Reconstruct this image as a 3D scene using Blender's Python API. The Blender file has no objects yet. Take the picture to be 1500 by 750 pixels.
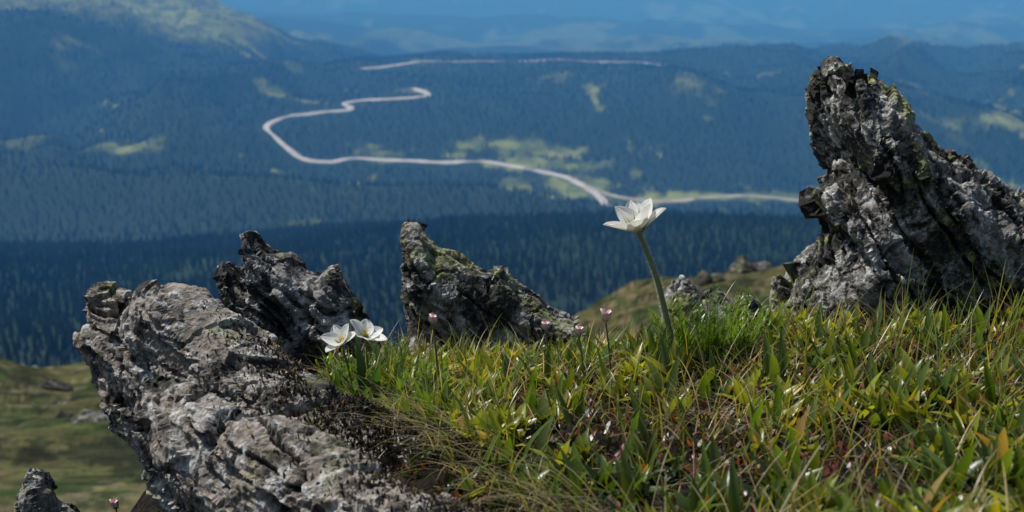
import bpy, bmesh, math, numpy as np
from mathutils import Vector
from mathutils.bvhtree import BVHTree
rng=np.random.default_rng(7)
SC=bpy.context.scene.collection
# ---------------------------------------------------------------- noise
def _h(ix,iy,iz,s):
    h=(ix.astype(np.uint32)*np.uint32(374761393)+iy.astype(np.uint32)*np.uint32(668265263)+iz.astype(np.uint32)*np.uint32(2147483647)+np.uint32(s*144665))
    h=(h^(h>>np.uint32(13)))*np.uint32(1274126177); h=h^(h>>np.uint32(16))
    h=(h^(h>>np.uint32(11)))*np.uint32(2246822519); h=h^(h>>np.uint32(15))
    return (h&np.uint32(0xffffff)).astype(np.float64)/16777215.0
def vn(x,y,z,s=0):
    x,y,z=np.broadcast_arrays(x,y,z)
    fx,fy,fz=np.floor(x),np.floor(y),np.floor(z)
    ix,iy,iz=fx.astype(np.int64),fy.astype(np.int64),fz.astype(np.int64)
    u,v,w=x-fx,y-fy,z-fz
    u=u*u*u*(u*(u*6-15)+10);v=v*v*v*(v*(v*6-15)+10);w=w*w*w*(w*(w*6-15)+10)
    r=0
    for a in(0,1):
        for b in(0,1):
            for c in(0,1):
                r=r+_h(ix+a,iy+b,iz+c,s)*(u if a else 1-u)*(v if b else 1-v)*(w if c else 1-w)
    return r*2-1
def fbm(x,y,z,o=4,s=0,g=.5):
    r=0;a=1;t=0
    for i in range(o):
        r=r+a*vn(x,y,z,s+i*17);t+=a;a*=g;x=x*2.03+3.1;y=y*2.03+1.7;z=z*2.03+5.3
    return r/t
def facets(x,y,z,s=0):
    """angular broken-stone field: every cell carries its own offset and tilt"""
    fx,fy,fz=np.floor(x),np.floor(y),np.floor(z)
    ix,iy,iz=fx.astype(np.int64),fy.astype(np.int64),fz.astype(np.int64)
    best=np.full(x.shape,9.);off=np.zeros(x.shape);til=np.zeros(x.shape)
    for a in(-1,0,1):
        for b in(-1,0,1):
            for c in(-1,0,1):
                jx,jy,jz=ix+a,iy+b,iz+c
                o=_h(jx,jy,jz,s)
                dx=x-(jx+o);dy=y-(jy+o*57.3%1);dz=z-(jz+o*931.7%1)
                d=dx*dx+dy*dy+dz*dz
                m=d<best;best=np.where(m,d,best);o=o*7919.3%1
                off=np.where(m,o-.5,off)
                til=np.where(m,dx*(o*37%1-.5)+dy*(o*91%1-.5)+dz*(o*173%1-.5),til)
    return off,til
def sst(a,b,x):
    t=np.clip((x-a)/(b-a),0,1);return t*t*(3-2*t)
def gauss(x,y,cx,cy,sx,sy): return np.exp(-.5*(((x-cx)/sx)**2+((y-cy)/sy)**2))
# ---------------------------------------------------------------- terrain height
PY=np.array([-50,0,8,25,40,70,200,700,1000,1500,2000,2300,2700,3200,3700,4500,5500,6300,7500,9500,13000,20000,40000,90000.])
PZ=np.array([-1,-1.,-3.2,-7.6,-12,-24,-95,-262,-318,-365,-393,-450,-545,-565,-530,-470,-455,-485,-660,-800,-900,-1000,-1100,-1100.])
def mound(x,y):
    m=-.2724-.12*(y-.72)+.10*(x-.5)
    c=-.15+(1.25-y)*.42
    m=m-1.3*np.clip(y-1.33,0,None)**2-4.0*np.clip(c-x,0,.7)**2-.5*np.clip(x-.9,0,None)**2
    return m+.014*fbm(x*9,y*9,0*x,4,21)
def H(x,y):
    x=np.asarray(x,float);y=np.asarray(y,float)
    base=np.interp(y,PY,PZ)
    for d in(.06,-.06,.12,-.12): base=base+np.interp(y*(1+d),PY,PZ)
    base/=5
    base=base+ .035*np.clip(x,-3000,3000)*sst(900,2000,y)*(1-sst(2300,3000,y))
    n1=fbm(x/900,y/900,0*x,5,1); 
    base=base+ n1*60*sst(600,2500,y)+ n1*12*sst(100,600,y)*(1-sst(600,2500,y))
    base=base+ 430*gauss(x,y,-2250,7000,850,1300)+120*gauss(x,y,-1500,4700,500,700)
    base=base+ 105*gauss(x,y,1900,6300,1300,600)-25*gauss(x,y,900,3300,900,350)
    base=base+ 62*gauss(x,y,-850,3000,420,170)+45*gauss(x,y,-150,2950,330,140)+85*gauss(x,y,1200,4100,300,300)+70*gauss(x,y,560,4700,170,420)-35*gauss(x,y,830,4600,110,500)
    # spurs and gullies
    rd=1-2*np.abs(fbm(x/620+.25*n1,y/1500,0*x+3,4,6)); side=sst(500,1100,np.abs(x-100))
    base=base+(rd-.4)*(16+115*side)*sst(2600,3600,y)*(1-sst(9000,12000,y))
    # far ranges
    r2=1-2*np.abs(fbm(x/1700,y/2200,0*x+5,5,8))
    far=0
    for cy,am,sg,k in((9300,150,500,1.1),(11500,250,800,2.3),(15000,330,1000,4.1),(20500,420,1600,5.7),(28000,420,2500,7.9),(40000,500,4000,9.)):
        cyy=cy+1200*vn(x/5200,0*x+k,0*x,3)*cy/12000
        far=far+am*(.72+.55*vn(x/(1900+cy*.07),0*x+k*3,0*x,13)-(.25 if cy<10000 else 0)*sst(0,1500,x))*np.exp(-.5*((y-cyy)/sg)**2)
    base=base+(far+90*r2)*sst(7800,9000,y)
    base=base+ 5.0*gauss(x,y,10.5,58,5.5,14)+2.4*gauss(x,y,3,60,4,12)
    n3=fbm(x/6,y/6,0*x,4,11)
    base=base+ n3*1.1*sst(4,20,y)*(1-sst(100,300,y))
    m=mound(x,y)
    k=.06
    d=np.clip(.5+.5*(m-base)/k,0,1)
    near=base*(1-d)+m*d+k*d*(1-d)
    return np.where(y<30,near,base)
# ---------------------------------------------------------------- mesh helpers
def mkmesh(name,v,f,smooth=True,col=None,mat=None,parent=None):
    me=bpy.data.meshes.new(name);v=np.asarray(v,np.float32)
    me.vertices.add(len(v));me.vertices.foreach_set('co',v.ravel())
    k=f.shape[1]
    me.loops.add(len(f)*k);me.loops.foreach_set('vertex_index',f.astype(np.int32).ravel())
    me.polygons.add(len(f));me.polygons.foreach_set('loop_start',(np.arange(len(f))*k).astype(np.int32))
    me.polygons.foreach_set('use_smooth',np.full(len(f),smooth))
    me.update(calc_edges=True)
    if col is not None:
        a=me.color_attributes.new('Col','FLOAT_COLOR','POINT')
        c=np.ones((len(v),4),np.float32);c[:,:3]=col;a.data.foreach_set('color',c.ravel())
    o=bpy.data.objects.new(name,me);SC.objects.link(o)
    if mat: me.materials.append(mat)
    if parent: o.parent=parent
    return o
class N:
    def __init__(s,name):
        s.m=bpy.data.materials.new(name);s.m.use_nodes=True;s.t=s.m.node_tree;s.b=s.t.nodes['Principled BSDF'];s.out=s.t.nodes['Material Output']
    def n(s,typ,**k):
        q=s.t.nodes.new('ShaderNode'+typ)
        for a,b in k.items():
            if a.startswith('_'): setattr(q,a[1:],b)
            else: s.set(q,a.replace('__',' '),b)
        return q
    def set(s,q,key,val):
        i=q.inputs[int(key[1:])] if key[0]=='i' and key[1:].isdigit() else q.inputs[key]
        if isinstance(val,bpy.types.NodeSocket): s.t.links.new(val,i)
        else: i.default_value=val
    def noise(s,vec,sc,det=6,rough=.6,dist=0):
        return s.n('TexNoise',Vector=vec,Scale=sc,Detail=det,Roughness=rough,Distortion=dist).outputs[0]
    def ramp(s,f,stops):
        q=s.n('ValToRGB',Fac=f);e=q.color_ramp.elements
        while len(e)<len(stops): e.new(.5)
        for i,(p,c) in enumerate(stops):
            e[i].position=p;e[i].color=(c,c,c,1) if isinstance(c,(int,float)) else (*c,1)
        return q.outputs[0]
    def mix(s,f,a,b,mode='MIX'):
        q=s.n('Mix',_data_type='RGBA',_blend_type=mode)
        for i,vv in((0,f),(6,a),(7,b)):
            if isinstance(vv,tuple): vv=(*vv,1)
            if isinstance(vv,bpy.types.NodeSocket): s.t.links.new(vv,q.inputs[i])
            else: q.inputs[i].default_value=vv
        return q.outputs[2]
    def math(s,op,a,b=0.):
        q=s.n('Math',_operation=op);
        for i,vv in((0,a),(1,b)):
            if isinstance(vv,bpy.types.NodeSocket): s.t.links.new(vv,q.inputs[i])
            else: q.inputs[i].default_value=vv
        return q.outputs[0]
# ---------------------------------------------------------------- camera / light
cam=bpy.data.cameras.new("camera");co=bpy.data.objects.new("camera",cam);SC.objects.link(co)
bpy.context.scene.camera=co
cam.lens=50;cam.sensor_width=36;cam.clip_end=200000;cam.clip_start=.02
cam.dof.use_dof=True;cam.dof.focus_distance=1.27;cam.dof.aperture_fstop=14
co.rotation_euler=(math.radians(90-12),0,0)
w=bpy.data.worlds.new("World");bpy.context.scene.world=w;w.use_nodes=True
sd=Vector((-.42,.24,.85)).normalized()
sky=w.node_tree.nodes.new('ShaderNodeTexSky');sky.sky_type='NISHITA';sky.sun_disc=False
sky.sun_elevation=math.asin(sd.z);sky.sun_rotation=math.atan2(sd.x,sd.y)
bg=w.node_tree.nodes['Background'];bg.inputs[1].default_value=.09;w.node_tree.links.new(sky.outputs[0],bg.inputs[0])
L=bpy.data.lights.new("sun",'SUN');L.energy=5;L.angle=math.radians(.5);L.color=(1,.965,.91)
lo=bpy.data.objects.new("sun",L);SC.objects.link(lo)
lo.rotation_euler=sd.to_track_quat('Z','Y').to_euler()
bpy.context.scene.view_settings.view_transform='Standard'
# haze : real scattering air filling the valley
bpy.ops.mesh.primitive_cube_add(size=1);hz=bpy.context.object;hz.name="haze_air"
hz.scale=(160000,99000,1500);hz.location=(0,500+49500,-500)
hm=bpy.data.materials.new("haze");hm.use_nodes=True;hn=hm.node_tree;hn.nodes.clear()
o_=hn.nodes.new('ShaderNodeOutputMaterial');vs=hn.nodes.new('ShaderNodeVolumeScatter');va=hn.nodes.new('ShaderNodeVolumeAbsorption');ad=hn.nodes.new('ShaderNodeAddShader')
D=1.08e-4
vs.inputs['Color'].default_value=(.095,.46,1.15,1);vs.inputs['Density'].default_value=D
va.inputs['Color'].default_value=(.68,.74,1,1);va.inputs['Density'].default_value=D
hn.links.new(vs.outputs[0],ad.inputs[0]);hn.links.new(va.outputs[0],ad.inputs[1]);hn.links.new(ad.outputs[0],o_.inputs['Volume'])
hz.data.materials.append(hm)
# ---------------------------------------------------------------- ground sheet
r=[.25]
while r[-1]<90000:
    a=r[-1];r.append(a*(1.014 if a<30 else 1.015 if a<2000 else 1.006 if a<9000 else 1.012))
R=np.array(r);T=np.radians(np.concatenate([np.linspace(-62,-25,60)[:-1],np.linspace(-25,25,480),np.linspace(25,62,60)[1:]]))
RR,TT=np.meshgrid(R,T,indexing='ij')
X=(RR*np.sin(TT)).ravel();Y=(RR*np.cos(TT)).ravel();Z=H(X,Y)
# road centre lines in metres
ROAD1=[(246,3261),(218,3469),(173,3584),(123,3653),(53,3683),(-54,3726),(-179,3713),(-306,3730),(-414,3726),(-476,3647),(-545,3638),(-623,3741),(-667,3843),(-676,3950),(-630,4093),(-567,4209),(-511,4240),(-488,4290),(-515,4379),(-452,4484),(-366,4475),(-301,4495),(-268,4567),(-330,4709)]
ROAD2=[(-548,5219),(-388,5421),(-147,5640),(139,5690),(405,5658),(611,5575)]
ROAD3=[(160,3600),(238,3507),(321,3480),(419,3449),(560,3470),(676,3440),(755,3430),(900,3400),(1100,3360)]
def spline(P,step=12):
    P=np.array(P,float);P=np.vstack([2*P[0]-P[1],P,2*P[-1]-P[-2]]);out=[]
    for i in range(1,len(P)-2):
        n=max(2,int(np.linalg.norm(P[i+1]-P[i])/step))
        for t in np.arange(n)/n:
            a,b,c,d=P[i-1:i+3]
            out.append(.5*((2*b)+(-a+c)*t+(2*a-5*b+4*c-d)*t*t+(-a+3*b-3*c+d)*t**3))
    return np.array(out)
S1,S2,S3=spline(ROAD1),spline(ROAD2),spline(ROAD3)
ALLR=np.vstack([S1,S2,S3])
from mathutils.kdtree import KDTree
kd=KDTree(len(ALLR))
for i,p in enumerate(ALLR): kd.insert((p[0],p[1],0),i)
kd.balance()
PATCH=[(-1220,3666,60,150),(-1180,3560,25,60),(-944,3484,60,35),(18,3890,170,50),(110,3740,120,50),(160,3560,80,80),(10,3500,60,80),(90,3430,90,60),(220,3380,60,60),(-740,4472,60,60),(-620,4380,70,25),(-149,6272,60,70),(1486,4482,60,120),(1387,3876,60,80),(1250,4500,25,120),(941,5318,60,40),(590,3465,400,40),(261,4537,16,260),(-1100,5800,330,90),(-850,5600,150,50),(-330,4640,50,40),(997,12329,500,300),(500,9800,500,160),(620,5570,100,30)]
def meadow(x,y):
    m=fbm(x/200,y/330,0*x,5,31)
    a=sst(.42,.6,m)*.5
    wob=1+1.3*fbm(x/55,y/90,0*x,5,41,.6)
    for cx,cy,rx,ry in PATCH:
        d=np.hypot((x-cx)/rx,(y-cy)/ry)
        a=np.maximum(a,1-sst(.55,1.3,d*wob))
    hh=H(x,y)
    bald=sst(-390,-290,hh+110*fbm(x/260,y/350,0*x,5,51))*sst(4900,5700,y)*(1-sst(8500,9500,y))
    fm=sst(.1,.5,fbm(x/700,y/2200,0*x,6,33,.6))*sst(8500,10000,y)
    return np.clip(np.maximum(np.maximum(a,fm),bald*.9),0,1)*sst(1500,2600,y)
ME=meadow(X,Y)
def lerp(a,b,t): return a+(b-a)*t[:,None]
c_for=np.array([.013,.026,.014]);c_mea=np.array([.16,.195,.055]);c_al1=np.array([.12,.12,.045]);c_al2=np.array([.05,.078,.022]);c_soil=np.array([.025,.018,.012])
na=fbm(X/1.0,Y/2.2,0*X,6,61,.75);col=lerp(c_al1,c_al2,sst(-.15,.12,na))
col=lerp(col,np.array([.22,.18,.10]),sst(.08,.26,fbm(X/.4,Y/1.0,0*X,5,62,.75))*.75)
col=lerp(col,np.array([.022,.026,.013]),sst(.06,.22,fbm(X/.6,Y/1.4,0*X,5,69,.75))*.85)
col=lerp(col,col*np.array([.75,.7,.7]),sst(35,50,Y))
far=lerp(c_for+0*col,c_mea,ME*(.4+.6*sst(-.3,.3,fbm(X/40,Y/60,0*X,4,63))))
far=lerp(far,np.array([.055,.085,.035]),ME*sst(8500,10000,Y))
nf=fbm(X/60,Y/60,0*X,4,64)
col=lerp(col,c_for,sst(450,760,Y+nf*250)) ;col=np.where((Y>1400)[:,None],far,col)
col=lerp(c_soil*(1+.5*fbm(X*40,Y*40,0*X,3,66))[:,None],col,sst(1.6,3.2,np.hypot(X,Y)))
nr,nt=RR.shape
i=(np.arange(nr-1)[:,None]*nt+np.arange(nt-1)[None]).ravel()
G=N("ground");geo=G.n('NewGeometry').outputs['Position'];att=G.n('Attribute',_attribute_name='Col').outputs['Color']
nz=G.noise(geo,1.5,8,.75);c2=G.mix(1,att,G.ramp(nz,[(.35,.3),(.65,1.8)]),'MULTIPLY')
nz2=G.noise(geo,.03,8,.7);c2=G.mix(1,c2,G.ramp(nz2,[(.3,.6),(.7,1.35)]),'MULTIPLY')
G.set(G.b,'Base Color',c2);G.b.inputs['Roughness'].default_value=.95;G.b.inputs['Specular IOR Level'].default_value=.1
bp=G.n('Bump',Strength=.9,Distance=.3,Height=G.noise(geo,2.0,7,.75));G.set(G.b,'Normal',bp.outputs[0])
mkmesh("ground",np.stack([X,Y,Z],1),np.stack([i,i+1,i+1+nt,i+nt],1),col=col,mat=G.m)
# ---------------------------------------------------------------- roads
RM=N("gravel_road");RM.set(RM.b,'Base Color',RM.ramp(RM.noise(RM.n('NewGeometry').outputs['Position'],.05,5,.6),[(.3,(.28,.28,.28)),(.7,(.46,.46,.46))]));RM.b.inputs['Roughness'].default_value=.9
TR=N("dirt_track");TR.set(TR.b,'Base Color',TR.ramp(TR.noise(TR.n('NewGeometry').outputs['Position'],.02,5,.6),[(.35,(.16,.16,.11)),(.6,(.34,.33,.29))]));TR.b.inputs['Roughness'].default_value=.9
def road(name,S,hw,bank,mat):
    t=np.gradient(S,axis=0);t/=np.linalg.norm(t,axis=1)[:,None];nrm=np.stack([-t[:,1],t[:,0]],1)
    V=[]
    zc=H(S[:,0],S[:,1]);zc=np.convolve(np.pad(zc,4,'edge'),np.ones(9)/9,'valid')+1.5
    up=nrm[:,1]
    wv=1+.35*fbm(S[:,0]/50,S[:,1]/50,0*S[:,0],3,71)
    for o,z in((-hw-5,-4),(-hw,0),(0,.15),(hw,0),(hw+5,0)):
        q=S+nrm*(o*wv)[:,None]
        if abs(o)>hw:
            zz=zc+np.where((up*np.sign(o))>0,bank*abs(up)*wv,-4)
        else: zz=zc+z
        V.append(np.column_stack([q,zz]))
    V=np.stack(V,1);n=len(S);F=[]
    for a in range(n-1):
        for b in range(4): F.append((a*5+b,a*5+b+1,a*5+5+b+1,a*5+5+b))
    mkmesh(name,V.reshape(-1,3),np.array(F),mat=mat)
road("winding_road",S1,5.5,2.4,RM.m);road("mountain_road",S2,4,3,RM.m);road("valley_track",S3,4,1.4,TR.m)
# ---------------------------------------------------------------- conifers
def conifer(name,seed,h,rad,parent,mat):
    r_=np.random.default_rng(seed);V=[];F=[]
    def ring(z,rr,n): 
        b=len(V);
        for k in range(n):
            a=2*math.pi*k/n+r_.uniform(-.2,.2);q=rr*r_.uniform(.6,1.15)
            V.append((q*math.cos(a),q*math.sin(a),z+r_.uniform(-.03,.03)*h))
        return b
    b0=ring(0,.02*h,5);b1=ring(.2*h,.015*h,5)
    for k in range(5): F.append((b0+k,b0+(k+1)%5,b1+(k+1)%5,b1+k))
    tiers=6
    for t in range(tiers):
        z=h*(.1+.75*t/tiers);rr=rad*(1-.86*t/tiers)
        n=8;b=ring(z,rr,n);tp=ring(z+h*.26,rr*.12,n)
        for k in range(n): F.append((b+k,b+(k+1)%n,tp+(k+1)%n,tp+k))
    return mkmesh(name,np.array(V),np.array(F),False,mat=mat,parent=parent)
TM=N("conifer");oi=TM.n('ObjectInfo');tc=TM.ramp(oi.outputs['Random'],[(0,(.009,.020,.012)),(.6,(.018,.034,.016)),(1,(.04,.056,.02))])
stand_light=TM.noise(oi.outputs['Location'],.0035,5,.6);tc=TM.mix(1,tc,TM.ramp(stand_light,[(.35,.45),(.65,1.7)]),'MULTIPLY')  # broad uneven lighting painted into the tree colour, doubling as stand variation
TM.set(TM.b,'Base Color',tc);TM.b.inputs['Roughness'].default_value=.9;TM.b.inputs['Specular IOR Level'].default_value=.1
def scatter_trees(name,ylo,yhi,sp,seed,h):
    r_=np.random.default_rng(seed)
    ys=np.arange(ylo,yhi,sp);xs=np.arange(-.48*yhi,.48*yhi,sp)
    gx,gy=np.meshgrid(xs,ys);gx=gx.ravel();gy=gy.ravel();k=np.abs(gx)<.48*gy;gx=gx[k];gy=gy[k]
    gx=gx+r_.uniform(-.5,.5,len(gx))*sp;gy=gy+r_.uniform(-.5,.5,len(gx))*sp
    dens=np.ones(len(gx))
    dens*=sst(480,760,gy+fbm(gx/60,gy/60,0*gx,4,64)*250)
    dens*=1-meadow(gx,gy)*.93
    dens*=sst(-.62,-.3,fbm(gx/70,gy/70,0*gx,3,77))
    k=r_.random(len(gx))<dens;gx=gx[k];gy=gy[k]
    keep=np.ones(len(gx),bool)
    for a in range(len(gx)):
        if 3000<gy[a]<6200 and -850<gx[a]<1150:
            for off in ((0,30,60) if gy[a]<5000 else (0,35,70,105)):
                p,_,d=kd.find((gx[a],gy[a]+off,0))
                if d<20: keep[a]=False;break
    gx=gx[keep];gy=gy[keep];gz=H(gx,gy)
    me=bpy.data.meshes.new(name);me.vertices.add(len(gx));me.vertices.foreach_set('co',np.stack([gx,gy,gz],1).astype(np.float32).ravel())
    sc=me.attributes.new('sc','FLOAT','POINT');sc.data.foreach_set('value',(h*(r_.uniform(.45,1.2,len(gx)))).astype(np.float32))
    ro=me.attributes.new('ro','FLOAT_VECTOR','POINT');q=np.zeros((len(gx),3),np.float32);q[:,2]=r_.uniform(0,6.28,len(gx));ro.data.foreach_set('vector',q.ravel())
    o=bpy.data.objects.new(name,me);SC.objects.link(o)
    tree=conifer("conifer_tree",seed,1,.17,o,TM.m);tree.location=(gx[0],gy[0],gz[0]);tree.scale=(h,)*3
    ng=bpy.data.node_groups.new(name,'GeometryNodeTree')
    ng.interface.new_socket('Geometry',in_out='INPUT',socket_type='NodeSocketGeometry');ng.interface.new_socket('Geometry',in_out='OUTPUT',socket_type='NodeSocketGeometry')
    gi=ng.nodes.new('NodeGroupInput');go=ng.nodes.new('NodeGroupOutput');ip=ng.nodes.new('GeometryNodeInstanceOnPoints')
    ob=ng.nodes.new('GeometryNodeObjectInfo');ob.inputs['Object'].default_value=tree;ob.inputs['As Instance'].default_value=True
    a1=ng.nodes.new('GeometryNodeInputNamedAttribute');a1.data_type='FLOAT';a1.inputs['Name'].default_value='sc'
    a2=ng.nodes.new('GeometryNodeInputNamedAttribute');a2.data_type='FLOAT_VECTOR';a2.inputs['Name'].default_value='ro'
    l=ng.links.new;l(gi.outputs[0],ip.inputs['Points']);l(ob.outputs['Geometry'],ip.inputs['Instance'])
    l(a1.outputs['Attribute'],ip.inputs['Scale']);l(a2.outputs['Attribute'],ip.inputs['Rotation']);l(ip.outputs[0],go.inputs[0])
    md=o.modifiers.new('scatter','NODES');md.node_group=ng
    return len(gx)
n1=scatter_trees("conifer_forest",600,2500,9.5,3,16)
n2=scatter_trees("distant_conifer_forest",2500,7000,18,4,15)
# ---------------------------------------------------------------- rock
def rockmat(name,warm=0.,bl=.5,S=1.,dk=1.,lich=.6):
    m=N(name);P=m.n('NewGeometry');pos=P.outputs['Position']
    n2=m.noise(pos,38*S,9,.7);n3=m.noise(pos,160*S,6,.75)
    g=lambda a,b,c:(a*dk,b*dk,c*dk)
    base=m.ramp(n2,[(.3,g(.10,.097,.092)),(.5,g(.24+.06*warm,.228+.03*warm,.21)),(.7,g(.38+.05*warm,.36+.02*warm,.33))])
    white=m.ramp(m.noise(pos,48*S,10,.8,.4),[(.51,0.),(.56,1.)]);base=m.mix(m.math('MULTIPLY',white,.85),base,g(.58,.58,.55))
    blk=m.ramp(m.noise(pos,16*S,12,.8,.3),[(bl-.02,0.),(bl+.03,1.)]);base=m.mix(m.math('MULTIPLY',blk,.94),base,(.018,.017,.016))
    yl=m.ramp(m.noise(pos,11*S,8,.78,.5),[(.53,0.),(.60,1.)]);base=m.mix(m.math('MULTIPLY',yl,lich),base,g(.27,.29,.09))
    sp=m.ramp(m.noise(pos,90*S,4,.6,1.),[(.66,0.),(.69,1.)]);base=m.mix(m.math('MULTIPLY',sp,lich),base,g(.36,.34,.10))
    base=m.mix(1,base,m.ramp(n3,[(.28,.35),(.68,1.35)]),'MULTIPLY')
    pt=m.ramp(P.outputs['Pointiness'],[(.42,.22),(.5,1.),(.58,1.6)]);base=m.mix(.85,base,pt,'MULTIPLY')  # cavity shade painted into the colour by pointiness; worn edges lightened
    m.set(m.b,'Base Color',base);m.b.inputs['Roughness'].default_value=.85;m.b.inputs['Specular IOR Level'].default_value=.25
    h=m.math('ADD',m.math('MULTIPLY',n2,1.5),n3);bp=m.n('Bump',Strength=.9,Distance=.004/S,Height=h);m.set(m.b,'Normal',bp.outputs[0])
    return m.m
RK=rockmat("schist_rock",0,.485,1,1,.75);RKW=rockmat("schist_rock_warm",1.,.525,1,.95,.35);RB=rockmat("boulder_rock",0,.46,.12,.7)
def rock(name,prisms,vox,theta,seed,mat,amp=1.,sz=1.,tilt=-.42):
    """prisms: (x0,y0,dirx,diry,outline[(l,z)],T,lean)"""
    bm=bmesh.new()
    lay=[(-1,.68),(-.8,.88),(-.4,.98),(0,1),(.4,.98),(.8,.86),(1,.62)]
    for x0,y0,ex,ey,out,Th,lean in prisms:
        q=math.hypot(ex,ey);ex/=q;ey/=q;o=np.array(out,float);c=o.mean(0);c[1]=c[1]*.5+o[:,1].min()*.5
        rings=[]
        for t,s in lay:
            ss=c+(o-c)*np.array([s**.7,s])
            rings.append([bm.verts.new((x0+ex*l-ey*t*Th,y0+ey*l+ex*t*Th+lean*(z-c[1]),z)) for l,z in ss])
        n=len(out)
        for a,b in zip(rings,rings[1:]):
            for k in range(n): bm.faces.new((a[k],a[(k+1)%n],b[(k+1)%n],b[k]))
        bm.faces.new(rings[0]);bm.faces.new(rings[-1][::-1])
    bmesh.ops.triangulate(bm,faces=bm.faces[:]);bmesh.ops.recalc_face_normals(bm,faces=bm.faces[:])
    me=bpy.data.meshes.new(name);bm.to_mesh(me);bm.free()
    o=bpy.data.objects.new(name,me);SC.objects.link(o)
    md=o.modifiers.new('r','REMESH');md.mode='VOXEL';md.voxel_size=vox
    dg=bpy.context.evaluated_depsgraph_get();m2=bpy.data.meshes.new_from_object(o.evaluated_get(dg))
    o.modifiers.clear();o.data=m2;m2.name=name
    n=len(m2.vertices);V=np.empty(n*3,np.float32);m2.vertices.foreach_get('co',V);V=V.reshape(-1,3).astype(float)
    def disp(fn):
        nonlocal V
        m2.vertices.foreach_set('co',V.astype(np.float32).ravel());m2.update()
        Nn=np.empty(n*3,np.float32);m2.vertex_normals.foreach_get('vector',Nn);Nn=Nn.reshape(-1,3)
        V=V+Nn*fn(V)[:,None]
    ct,st=math.cos(theta),math.sin(theta)
    A=np.array([ct,0,-st]);B=np.array([st*.9,tilt,ct*.9]);B/=np.linalg.norm(B);C=np.cross(A,B)
    def wp(V):
        P=V/sz;j=.012*np.stack([fbm(P[:,0]*12,P[:,1]*12,P[:,2]*12,3,seed+k) for k in(1,2,3)],1)
        Q=P+j;return P,Q@A,Q@C,Q@B
    def big(V):
        P,u,v_,w_=wp(V)
        o1,t1=facets(u*6,v_*9,w_*26,seed);o2,t2=facets(u*12,v_*18,w_*30,seed+5)
        return sz*amp*(.007*fbm(P[:,0]*12,P[:,1]*12,P[:,2]*12,3,seed)+.012*o1+.014*t1+.006*o2+.010*t2)
    def mid(V):
        P,u,v_,w_=wp(V)
        o1,t1=facets(u*14,v_*30,w_*110,seed+40);o2,t2=facets(u*60,v_*60,w_*90,seed+45)
        cr=np.abs(fbm(u*4,v_*7,w_*36,3,seed+60));crack=-(1-sst(0,.08,cr))*1.9
        cr2=np.abs(fbm(u*16,v_*12,w_*8,2,seed+65));crack=crack-.6*(1-sst(0,.035,cr2))
        return sz*amp*(.0055*o1+.0045*t1+.002*o2+.003*t2+.008*crack)
    disp(big);disp(mid)
    disp(lambda V:sz*amp*.0018*fbm(V[:,0]/sz*200,V[:,1]/sz*200,V[:,2]/sz*200,3,seed+90))
    m2.vertices.foreach_set('co',V.astype(np.float32).ravel());m2.update()
    m2.polygons.foreach_set('use_smooth',np.zeros(len(m2.polygons),bool))
    m2.materials.clear();m2.materials.append(mat);return o
def sc(pts,k,z0): return [(a*k,z0+b*k) for a,b in pts]
big_r=[(-86,390),(-74,386),(-58,355),(-42,360),(-4,334),(8,295),(42,268),(65,246),(95,250),(130,230),(170,195),(200,187),(260,150),(320,60),(360,-90),(-150,-90),(-145,10),(-143,50),(-132,78),(-105,95),(-80,125),(-62,135),(-88,170),(-96,190),(-70,215),(-55,245),(-72,280),(-88,320),(-93,370)]
rock("jagged_rock",[(.396,1.47,1,.1,sc(big_r,.000714,-.386),.10,.1)],.0024,math.radians(56),100,RK)
mid_r=[(-106,150),(-92,150),(-80,126),(-64,112),(-35,105),(-10,87),(15,80),(35,90),(60,60),(90,40),(115,18),(145,5),(160,-40),(150,-90),(-140,-90),(-100,0),(-106,50),(-101,90)]
rock("jagged_rock",[(-.037,1.5,1,.0,sc(mid_r,.00074,-.399),.05,.1)],.0023,math.radians(42),200,RK,.85)
lm_r=[(-84,156),(-70,156),(-50,132),(-38,128),(-15,126),(10,102),(30,95),(50,106),(65,75),(85,45),(105,10),(130,-80),(-100,-80),(-90,20),(-95,60),(-114,106),(-100,108),(-75,76),(-64,98),(-77,130)]
rock("jagged_rock",[(-.2235,1.45,1,.0,sc(lm_r,.000714,-.4005),.05,.1)],.0023,math.radians(45),300,RK,.8)
B1=[(.0,-.300),(.03,-.304),(.055,-.318),(.09,-.287),(.12,-.285),(.149,-.299),(.215,-.318),(.29,-.335),(.333,-.345),(.42,-.36),(.5,-.38),(.5,-.55),(.14,-.55),(.076,-.42),(.018,-.387),(.004,-.369),(-.012,-.331),(.01,-.32)]
B2=[(-.01,-.312),(.03,-.305),(.07,-.3095),(.125,-.313),(.185,-.3165),(.28,-.320),(.35,-.324),(.44,-.33),(.5,-.34),(.5,-.5),(.28,-.5),(.20,-.41),(.12,-.355),(-.01,-.326)]
B3=[(.19,-.375),(.25,-.37),(.3,-.37),(.42,-.37),(.5,-.37),(.5,-.5),(.3,-.5),(.25,-.42),(.2,-.39)]
big_left=rock("layered_rock",[(-.375,1.28,.76,-.65,B1,.044,0),(-.262,1.03,.675,-.737,B2,.034,0),(-.315,1.15,.72,-.69,B3,.07,0)],.0022,math.radians(8),400,RKW,.8,1.,-.15)
shard=[(-.43,-.452),(-.42,-.455),(-.41,-.48),(-.385,-.50),(-.37,-.53),(-.36,-.7),(-.46,-.7),(-.44,-.5),(-.438,-.47)]
rock("rock_shard",[(0,1.2,1,0,shard,.03,0)],.0024,math.radians(55),500,RK,.7)
sm=[(.20,-.52),(.218,-.455),(.238,-.443),(.258,-.465),(.285,-.455),(.305,-.475),(.33,-.465),(.36,-.49),(.39,-.485),(.40,-.53),(.42,-.8),(.18,-.8)]
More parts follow.
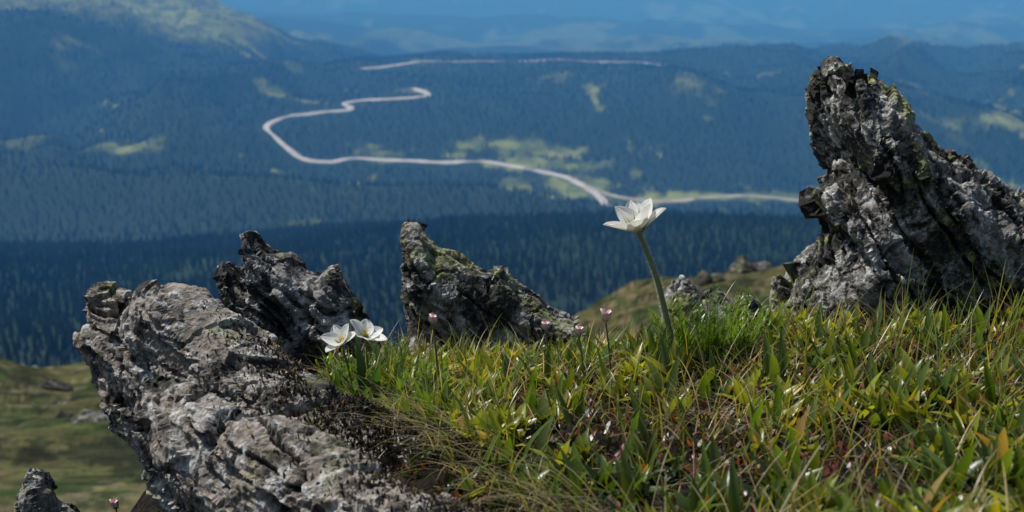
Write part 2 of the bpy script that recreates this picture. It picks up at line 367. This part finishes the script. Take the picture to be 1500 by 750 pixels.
rock("low_rock",[(0,1.92,1,.0,sm,.07,0)],.0035,math.radians(30),600,RK,.9)
for (bx,by,bw,bh,sd_) in((9.6,55,1.3,1.0,1),(12.2,56,1.1,.8,2),(5.5,60,.8,.4,3),(-13.5,38,.5,.3,4),(-4.0,13,.25,.1,5),(7.2,50,.7,.45,6),(-10,30,.4,.2,7),(-6,18,.2,.1,8),(11,52,.6,.4,9),(-7.4,22,.3,.12,10),(-5.1,15.5,.15,.1,11)):
    z=float(H(bx,by));o_l=[(-bw,z-.5*bh),(-bw*.8,z+bh*.3),(-.4*bw,z+bh),(0,z+.6*bh),(.4*bw,z+.7*bh),(.9*bw,z+.1*bh),(1.1*bw,z-.5*bh)]
    rock("boulder",[(bx,by,1,.1,o_l,bw*.6,0)],bw/14,math.radians(30),700+sd_,RB,1,bw*4)
# ---------------------------------------------------------------- leaves
class Leaves:
    def __init__(s): s.V=[];s.F=[];s.C=[];s.n=0
    def add(s,base,az,L_,W,lean,bend,col,prof='lance',seg=5,twist=None,fold=0.):
        n=len(base);
        if n==0:return
        t=np.linspace(0,1,seg+1);pos=np.array(base,float).copy();rows=[]
        dh=np.stack([np.cos(az),np.sin(az),0*az],1);side=np.stack([-np.sin(az),np.cos(az),0*az],1)
        if twist is not None:
            side=side*np.cos(twist)[:,None]+np.array([0,0,1])*np.sin(twist)[:,None]
        for j,tt in enumerate(t):
            wd=(np.sin(math.pi*min(1,.08+tt*.92)**.75)+.02) if prof=='lance' else (1-tt)**.7*(.7+.3*min(1,tt*5)) if prof=='blade' else 1.
            if tt==1: wd=.04
            a=lean+bend*tt;up=dh*(-np.cos(a))[:,None]+np.array([0,0,1])*np.sin(a)[:,None]
            if fold:
                e_=side*(W*wd*.5)[:,None];lift=up*(W*wd*.5*fold)[:,None]
                rows.append(np.stack([pos-e_+lift,pos,pos+e_+lift],1))
            else: rows.append(np.stack([pos-side*(W*wd*.5)[:,None],pos+side*(W*wd*.5)[:,None]],1))
            pos=pos+(dh*np.sin(a)[:,None]+np.array([0,0,1])*np.cos(a)[:,None])*(L_/seg)[:,None]
        q=3 if fold else 2
        V=np.stack(rows,1).reshape(n,-1,3);m=V.shape[1]
        c=np.repeat(np.asarray(col)[:,None,:],m,1)
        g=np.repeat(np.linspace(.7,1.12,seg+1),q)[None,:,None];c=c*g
        b=s.n+np.arange(n)[:,None]*m
        for j in range(seg):
            for k in range(q-1): s.F.append(np.concatenate([b+q*j+k,b+q*j+k+1,b+q*(j+1)+k+1,b+q*(j+1)+k],1))
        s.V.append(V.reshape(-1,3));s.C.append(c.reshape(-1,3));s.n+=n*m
    def build(s,name,mat,parent=None): return mkmesh(name,np.vstack(s.V),np.vstack(s.F),True,np.vstack(s.C),mat,parent)
def leafmat(name,tr=.42,tcol=(1.5,1.4,.35),rough=.38):
    m=N(name);a=m.n('Attribute',_attribute_name='Col').outputs['Color'];m.set(m.b,'Base Color',a);m.b.inputs['Roughness'].default_value=rough;m.b.inputs['Specular IOR Level'].default_value=.5
    tb=m.n('BsdfTranslucent',Color=m.mix(1,a,tcol,'MULTIPLY'));mx=m.n('MixShader',Fac=tr)
    m.t.links.new(m.b.outputs[0],mx.inputs[1]);m.t.links.new(tb.outputs[0],mx.inputs[2]);m.t.links.new(mx.outputs[0],m.out.inputs[0]);return m.m
LM=leafmat("leaf",.45,(1.5,1.35,.35),.34);U=rng.uniform
def area(n,ylo=.6,yhi=1.62,dens=None,edge=0.):
    y=np.sqrt(U(ylo**2,yhi**2,n));x=U(-.5,.5,n)*y*1.05
    x=np.where(x<-.2,x+.2,x)
    c=-.15+(1.25-y)*.42+.035*vn(x*25,y*25,0*x,5)+edge
    k=x>c
    if dens is not None: k&=U(0,1,n)<dens(x,y)
    x=x[k];y=y[k];return np.stack([x,y,H(x,y)-.001],1)
def jit(c,n,s=.25): 
    return np.clip(np.array(c)[None]*(1+U(-s,s,(n,1)))*(1+U(-.12,.12,(n,3))),.002,1)
def mixc(a,b,t): return a*(1-t[:,None])+b*t[:,None]
gr=Leaves()
b=area(34000,edge=-.02);n=len(b);q=U(0,1,n)
c=np.where((q<.42)[:,None],jit((.03,.046,.014),n),np.where((q<.73)[:,None],jit((.04,.027,.015),n),np.where((q<.87)[:,None],jit((.19,.15,.08),n),jit((.13,.034,.028),n))))
b[:,2]+=U(0,.005,n);gr.add(b,U(0,6.28,n),U(.004,.010,n),U(.002,.004,n),U(.2,1.4,n),U(-.3,.6,n),c,seg=3)
dl=lambda x,y:sst(-.10,.12,fbm(x*14,y*14,0*x,3,88))*.94+.06
cc=area(3900,dens=dl);sz=U(.55,1.35,len(cc))
hue=U(0,1,len(cc))
for rep in range(8):
    k=U(0,1,len(cc))<.85;b=cc[k].copy();n=len(b);b[:,:2]+=rng.normal(0,.0028,(n,2));s_=sz[k]
    y_=fbm(b[:,0]*6,b[:,1]*6,0*b[:,0],3,90)+(hue[k]-.5)*.9;c=mixc(jit((.06,.105,.018),n,.4),jit((.27,.29,.035),n,.35),sst(-.35,.35,y_))
    c=np.where((U(0,1,n)<.10)[:,None],jit((.36,.25,.08),n),c)
    gr.add(b,rep*.785+U(-.5,.5,n),U(.012,.030,n)*s_,U(.0045,.0088,n)*s_,U(.1,1.05,n),U(.0,.9,n),c,fold=.45,seg=6)
b=area(700);n=len(b);gr.add(b,U(0,6.28,n),U(.028,.048,n),U(.006,.009,n),U(.0,.4,n),U(.1,.7,n),jit((.10,.16,.025),n),fold=.5,seg=7)
b=area(4800);n=len(b);c=mixc(jit((.10,.15,.025),n),jit((.29,.27,.05),n),U(0,1,n))
gr.add(b,U(0,6.28,n),U(.02,.05,n),U(.0009,.0019,n),U(.0,.6,n),U(.1,1.2,n),c,'blade',6)
ds=lambda x,y:sst(-.1,.2,fbm(x*7,y*9,0*x,3,98))*.85+.14
b=area(9500,dens=ds);n=len(b);gr.add(b,U(0,6.28,n),U(.02,.07,n),U(.0006,.0014,n),U(.4,1.35,n),U(.2,1.3,n),jit((.47,.36,.20),n),'blade',7)
b=area(3800);n=len(b);gr.add(b,U(0,6.28,n),U(.008,.016,n),U(.002,.004,n),U(.3,1.2,n),U(.0,.8,n),jit((.23,.06,.045),n))
b=area(2400,.9,1.5,lambda x,y:sst(.1,.5,x)*.5+.10);n=len(b);gr.add(b,U(0,6.28,n),U(.035,.085,n),U(.0009,.0020,n),U(.0,.4,n),U(.1,1.1,n),mixc(jit((.12,.18,.03),n),jit((.34,.31,.10),n),U(0,1,n)**1.5),'blade',8)
n=420;y=U(.72,1.22,n);x=-.15+(1.25-y)*.42+U(-.02,.03,n);b=np.stack([x,y,H(x,y)],1)
gr.add(b,U(2.3,4.6,n),U(.03,.075,n),U(.0008,.0016,n),U(.3,1.1,n),U(.6,1.5,n),mixc(jit((.12,.18,.03),n),jit((.42,.33,.18),n),U(0,1,n)),'blade',8)
def feather(cx,cy,rad,ns,hh):
    for k in range(ns):
        a=U(0,6.28);d=rad*math.sqrt(U(0,1));x0=cx+d*math.cos(a);y0=cy+d*.7*math.sin(a);z0=float(H(x0,y0));hL=hh*U(.6,1.1);lean=U(0,.6);az=a+U(-.5,.5)
        t=np.linspace(.1,1,16);px=x0+math.cos(az)*math.sin(lean)*hL*t;py=y0+math.sin(az)*math.sin(lean)*hL*t;pz=z0+math.cos(lean)*hL*t
        one=np.array([[x0,y0,z0]]);gr.add(one,np.array([az]),np.array([hL]),np.array([.0012]),np.array([lean]),np.array([0.]),jit((.10,.18,.03),1),'blade')
        for s_ in(-1,1):
            P=np.stack([px,py,pz],1);n=16
            gr.add(P,az+s_*1.2+U(-.4,.4,n),hL*.33*(1.1-t)+.002,np.full(n,.0014),U(.4,1.1,n),U(-.4,.3,n),jit((.15,.25,.035),n),seg=3)
feather(.185,1.27,.035,60,.062);feather(-.115,1.25,.055,90,.045);feather(-.14,1.2,.02,25,.04);feather(.05,1.3,.05,30,.03)
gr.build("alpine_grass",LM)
# moss on the left rock
bvh=BVHTree.FromObject(big_left,bpy.context.evaluated_depsgraph_get());ms=Leaves();P=[]
nm=60000;ya=1.18-.48*U(0,1,nm);xa=-.15+(1.25-ya)*.42+.03-np.abs(rng.normal(0,.06,nm))
k=vn(xa*26,ya*18,0*xa,9)>-.12+.4*U(-1,1,nm);xa=xa[k];ya=ya[k];ga=mound(xa,ya)
for x,y,gz in zip(xa.tolist(),ya.tolist(),ga.tolist()):
    h=bvh.ray_cast(Vector((x,y,0)),Vector((0,0,-1)))
    if h[0] is not None and h[0].z>gz:
        if h[1].z>.2: P.append(h[0][:])
    else: P.append((x,y,gz))
P=np.array(P);n=len(P);c=np.where((U(0,1,n)<.76)[:,None],jit((.024,.016,.010),n,.5),jit((.10,.07,.022),n,.4))
ms.add(P-np.array([0,0,.001]),U(0,6.28,n),U(.003,.007,n),U(.0012,.0025,n),U(0,1.3,n),U(-.3,.8,n),c,seg=3);ms.build("moss",leafmat("moss",.15,(1,1,1),.9))
# ---------------------------------------------------------------- flowers
WH=N("white_petal");WH.b.inputs['Base Color'].default_value=(.84,.83,.79,1);WH.b.inputs['Roughness'].default_value=.55
tb=WH.n('BsdfTranslucent',Color=(.8,.79,.70,1));mx=WH.n('MixShader',Fac=.35);WH.t.links.new(WH.b.outputs[0],mx.inputs[1]);WH.t.links.new(tb.outputs[0],mx.inputs[2]);WH.t.links.new(mx.outputs[0],WH.out.inputs[0])
PK=N("pink_petal");PK.b.inputs['Base Color'].default_value=(.78,.55,.55,1)
HAIR=leafmat("plant_hair",.4,(1,1,1));
def petals(name,c,axis,n,L_,W,open_,parent,mat,seed,curl=.5,layers=1):
    r_=np.random.default_rng(seed);ax=Vector(axis).normalized();u=ax.orthogonal().normalized();v=ax.cross(u);V=[];F=[];c=Vector(c)
    for k in range(n):
        a=2*math.pi*(k+r_.uniform(-.12,.12))/n;rd=u*math.cos(a)+v*math.sin(a);sd2=ax.cross(rd);op=open_*r_.uniform(.8,1.2)+(.14 if k%2 else 0);l=L_*r_.uniform(.9,1.08);b=len(V);p=c+rd*L_*.05
        ni,nj=10,7
        for i in range(ni+1):
            t=i/ni;wd=W*.5*(math.sin(math.pi*min(1,(.06+.94*t))**.85)**.65 if t<1 else 0.02)
            ang=op*(1.25-curl*t*.9+.35*t*t);d=ax*math.cos(ang)+rd*math.sin(ang);nn=rd*math.cos(ang)-ax*math.sin(ang)
            for j in range(nj):
                s_=j/(nj-1)*2-1;V.append(tuple(p+sd2*(wd*s_)-nn*(wd*(.45*s_*s_*-1))*.9*-1+nn*(.0008*math.sin(9*s_+k))*t))
            p=p+d*(l/ni)
        for i in range(ni):
            for j in range(nj-1): q=b+i*nj+j;F.append((q,q+1,q+nj+1,q+nj))
    return mkmesh(name,np.array(V),np.array(F),mat=mat,parent=parent)
def tube(name,pts,rad,parent,mat,col,n=10):
    P=np.array(pts,float);m=24;t=np.linspace(0,len(P)-1,m);Q=np.stack([np.interp(t,range(len(P)),P[:,k]) for k in range(3)],1)
    for _ in range(6): Q[1:-1]=(Q[:-2]+Q[2:]+2*Q[1:-1])/4
    rr=np.interp(np.linspace(0,1,m),[0,1],rad);V=[];F=[]
    for i in range(m):
        for k in range(n): a=2*math.pi*k/n;V.append((Q[i,0]+rr[i]*math.cos(a),Q[i,1]+rr[i]*math.sin(a),Q[i,2]))
    for i in range(m-1):
        for k in range(n): F.append((i*n+k,i*n+(k+1)%n,i*n+n+(k+1)%n,i*n+n+k))
    return mkmesh(name,np.array(V),np.array(F),col=np.tile(col,(len(V),1)),mat=mat,parent=parent),Q,rr
def empty(name,loc=None):
    e=bpy.data.objects.new(name,None);e.empty_display_size=.02;SC.objects.link(e);return e
STEM=leafmat("stem",.2)
e=empty("white_anemone");fz=float(H(.15,1.25))
_,Q,rr=tube("stem",[(.151,1.25,fz-.01),(.149,1.25,-.358),(.140,1.25,-.323),(.132,1.25,-.289),(.1235,1.25,-.2666),(.1135,1.25,-.244)],(.0032,.0023),e,STEM,(.20,.24,.10))
hr=Leaves();n=2800;k=rng.integers(0,23,n);tt=U(0,1,n);P=Q[k]*(1-tt[:,None])+Q[k+1]*tt[:,None];az=U(0,6.28,n)
P=P+np.stack([np.cos(az),np.sin(az),0*az],1)*.0018
hr.add(P,az,U(.0015,.0045,n),np.full(n,.00028),U(1.0,1.8,n),U(-.5,.3,n),jit((.75,.75,.65),n,.1),'blade',3)
hc=np.array([.1135,1.25,-.2435]);n=500;az=U(0,6.28,n);P=hc+np.stack([np.cos(az),np.sin(az),0*az],1)*U(.001,.007,n)[:,None]+np.array([0,0,1])*U(-.001,.006,n)[:,None]
hr.add(P,az,U(.003,.009,n),np.full(n,.0003),U(.4,1.5,n),U(-.4,.2,n),jit((.5,.52,.4),n,.1),'blade',3);hr.build("hairs",HAIR,e)
cl=Leaves();n=44;az=np.linspace(0,6.28,n)+U(-.1,.1,n);P=np.tile(hc,(n,1));cl.add(P,az,U(.012,.025,n),U(.0014,.003,n),U(.8,1.3,n),U(-1.0,-.3,n),jit((.24,.29,.08),n))
n=50;cl.add(np.tile(hc+[0,0,.002],(n,1)),U(0,6.28,n),U(.008,.015,n),U(.0008,.0014,n),U(0,.6,n),U(-.2,.3,n),jit((.55,.42,.05),n),'blade')
cl.build("calyx_and_stamens",LM,e)
petals("petals",hc,(-.30,-.10,.95),8,.034,.022,.70,e,WH.m,5)
bl=Leaves();n=16;az=U(0,6.28,n);bl.add(np.tile([.150,1.25,fz],(n,1)),az,U(.02,.04,n),U(.002,.004,n),U(.2,.9,n),U(.1,.8,n),jit((.10,.17,.03),n));bl.build("base_leaves",LM,e)
def small(hx,hy,hz_,bx,L_,W,op,ax,seed,mat=WH.m,nm="white_anemone",np_=6):
    e=empty(nm);bz=float(H(bx,hy));tube("stem",[(bx,hy,bz-.005),(bx*.6+hx*.4,hy,bz*.5+hz_*.5),(hx,hy,hz_)],(.0011,.0008),e,STEM,(.15,.17,.06),6)
    petals("petals",(hx,hy,hz_),ax,np_,L_,W,op,e,mat,seed)
    c_=Leaves();n=18;c_.add(np.tile([hx,hy,hz_],(n,1)),U(0,6.28,n),U(.35,.5,n)*L_,np.full(n,.001),U(0,.8,n),U(-.2,.2,n),jit((.5,.38,.05),n),'blade');
    c_.add(np.tile([hx,hy,hz_],(n,1)),U(0,6.28,n),U(.35,.6,n)*L_,np.full(n,.0014),U(1.,1.4,n),U(-.8,-.2,n),jit((.16,.17,.05),n));c_.build("stamens",LM,e)
small(-.150,1.21,-.336,-.138,.018,.014,.9,(-.45,-.4,.8),11);small(-.130,1.22,-.333,-.127,.019,.014,.95,(.25,-.35,.88),12)
bl=Leaves();bl.add(np.array([[-.131,1.2,-.385],[-.127,1.2,-.385],[-.138,1.205,-.385],[-.15,1.195,-.385],[-.12,1.195,-.385]]),np.array([2.2,.6,3.4,4.4,5.2]),np.array([.058,.04,.04,.038,.042]),np.array([.010,.009,.008,.007,.008]),np.array([.1,.3,.4,.2,.2]),np.array([.2,.4,.4,.3,.3]),jit((.05,.11,.03),5,.1),seg=8,fold=.4);bl.build("broad_leaf_plant",LM)
for k,(hx,hy,hz_) in enumerate([(.083,1.22,-.319),(.060,1.24,-.337),(.030,1.25,-.334),(-.072,1.25,-.328)]):
    small(hx,hy,hz_,hx+.006,.013 if k==0 else .009,.008,.3,(.1,-.1,1),20+k,PK.m,"pink_flower_bud",5)
small(-.355,1.2,-.487,-.34,.010,.007,.3,(-.1,-.1,1),31,PK.m,"pink_flower_bud",5)
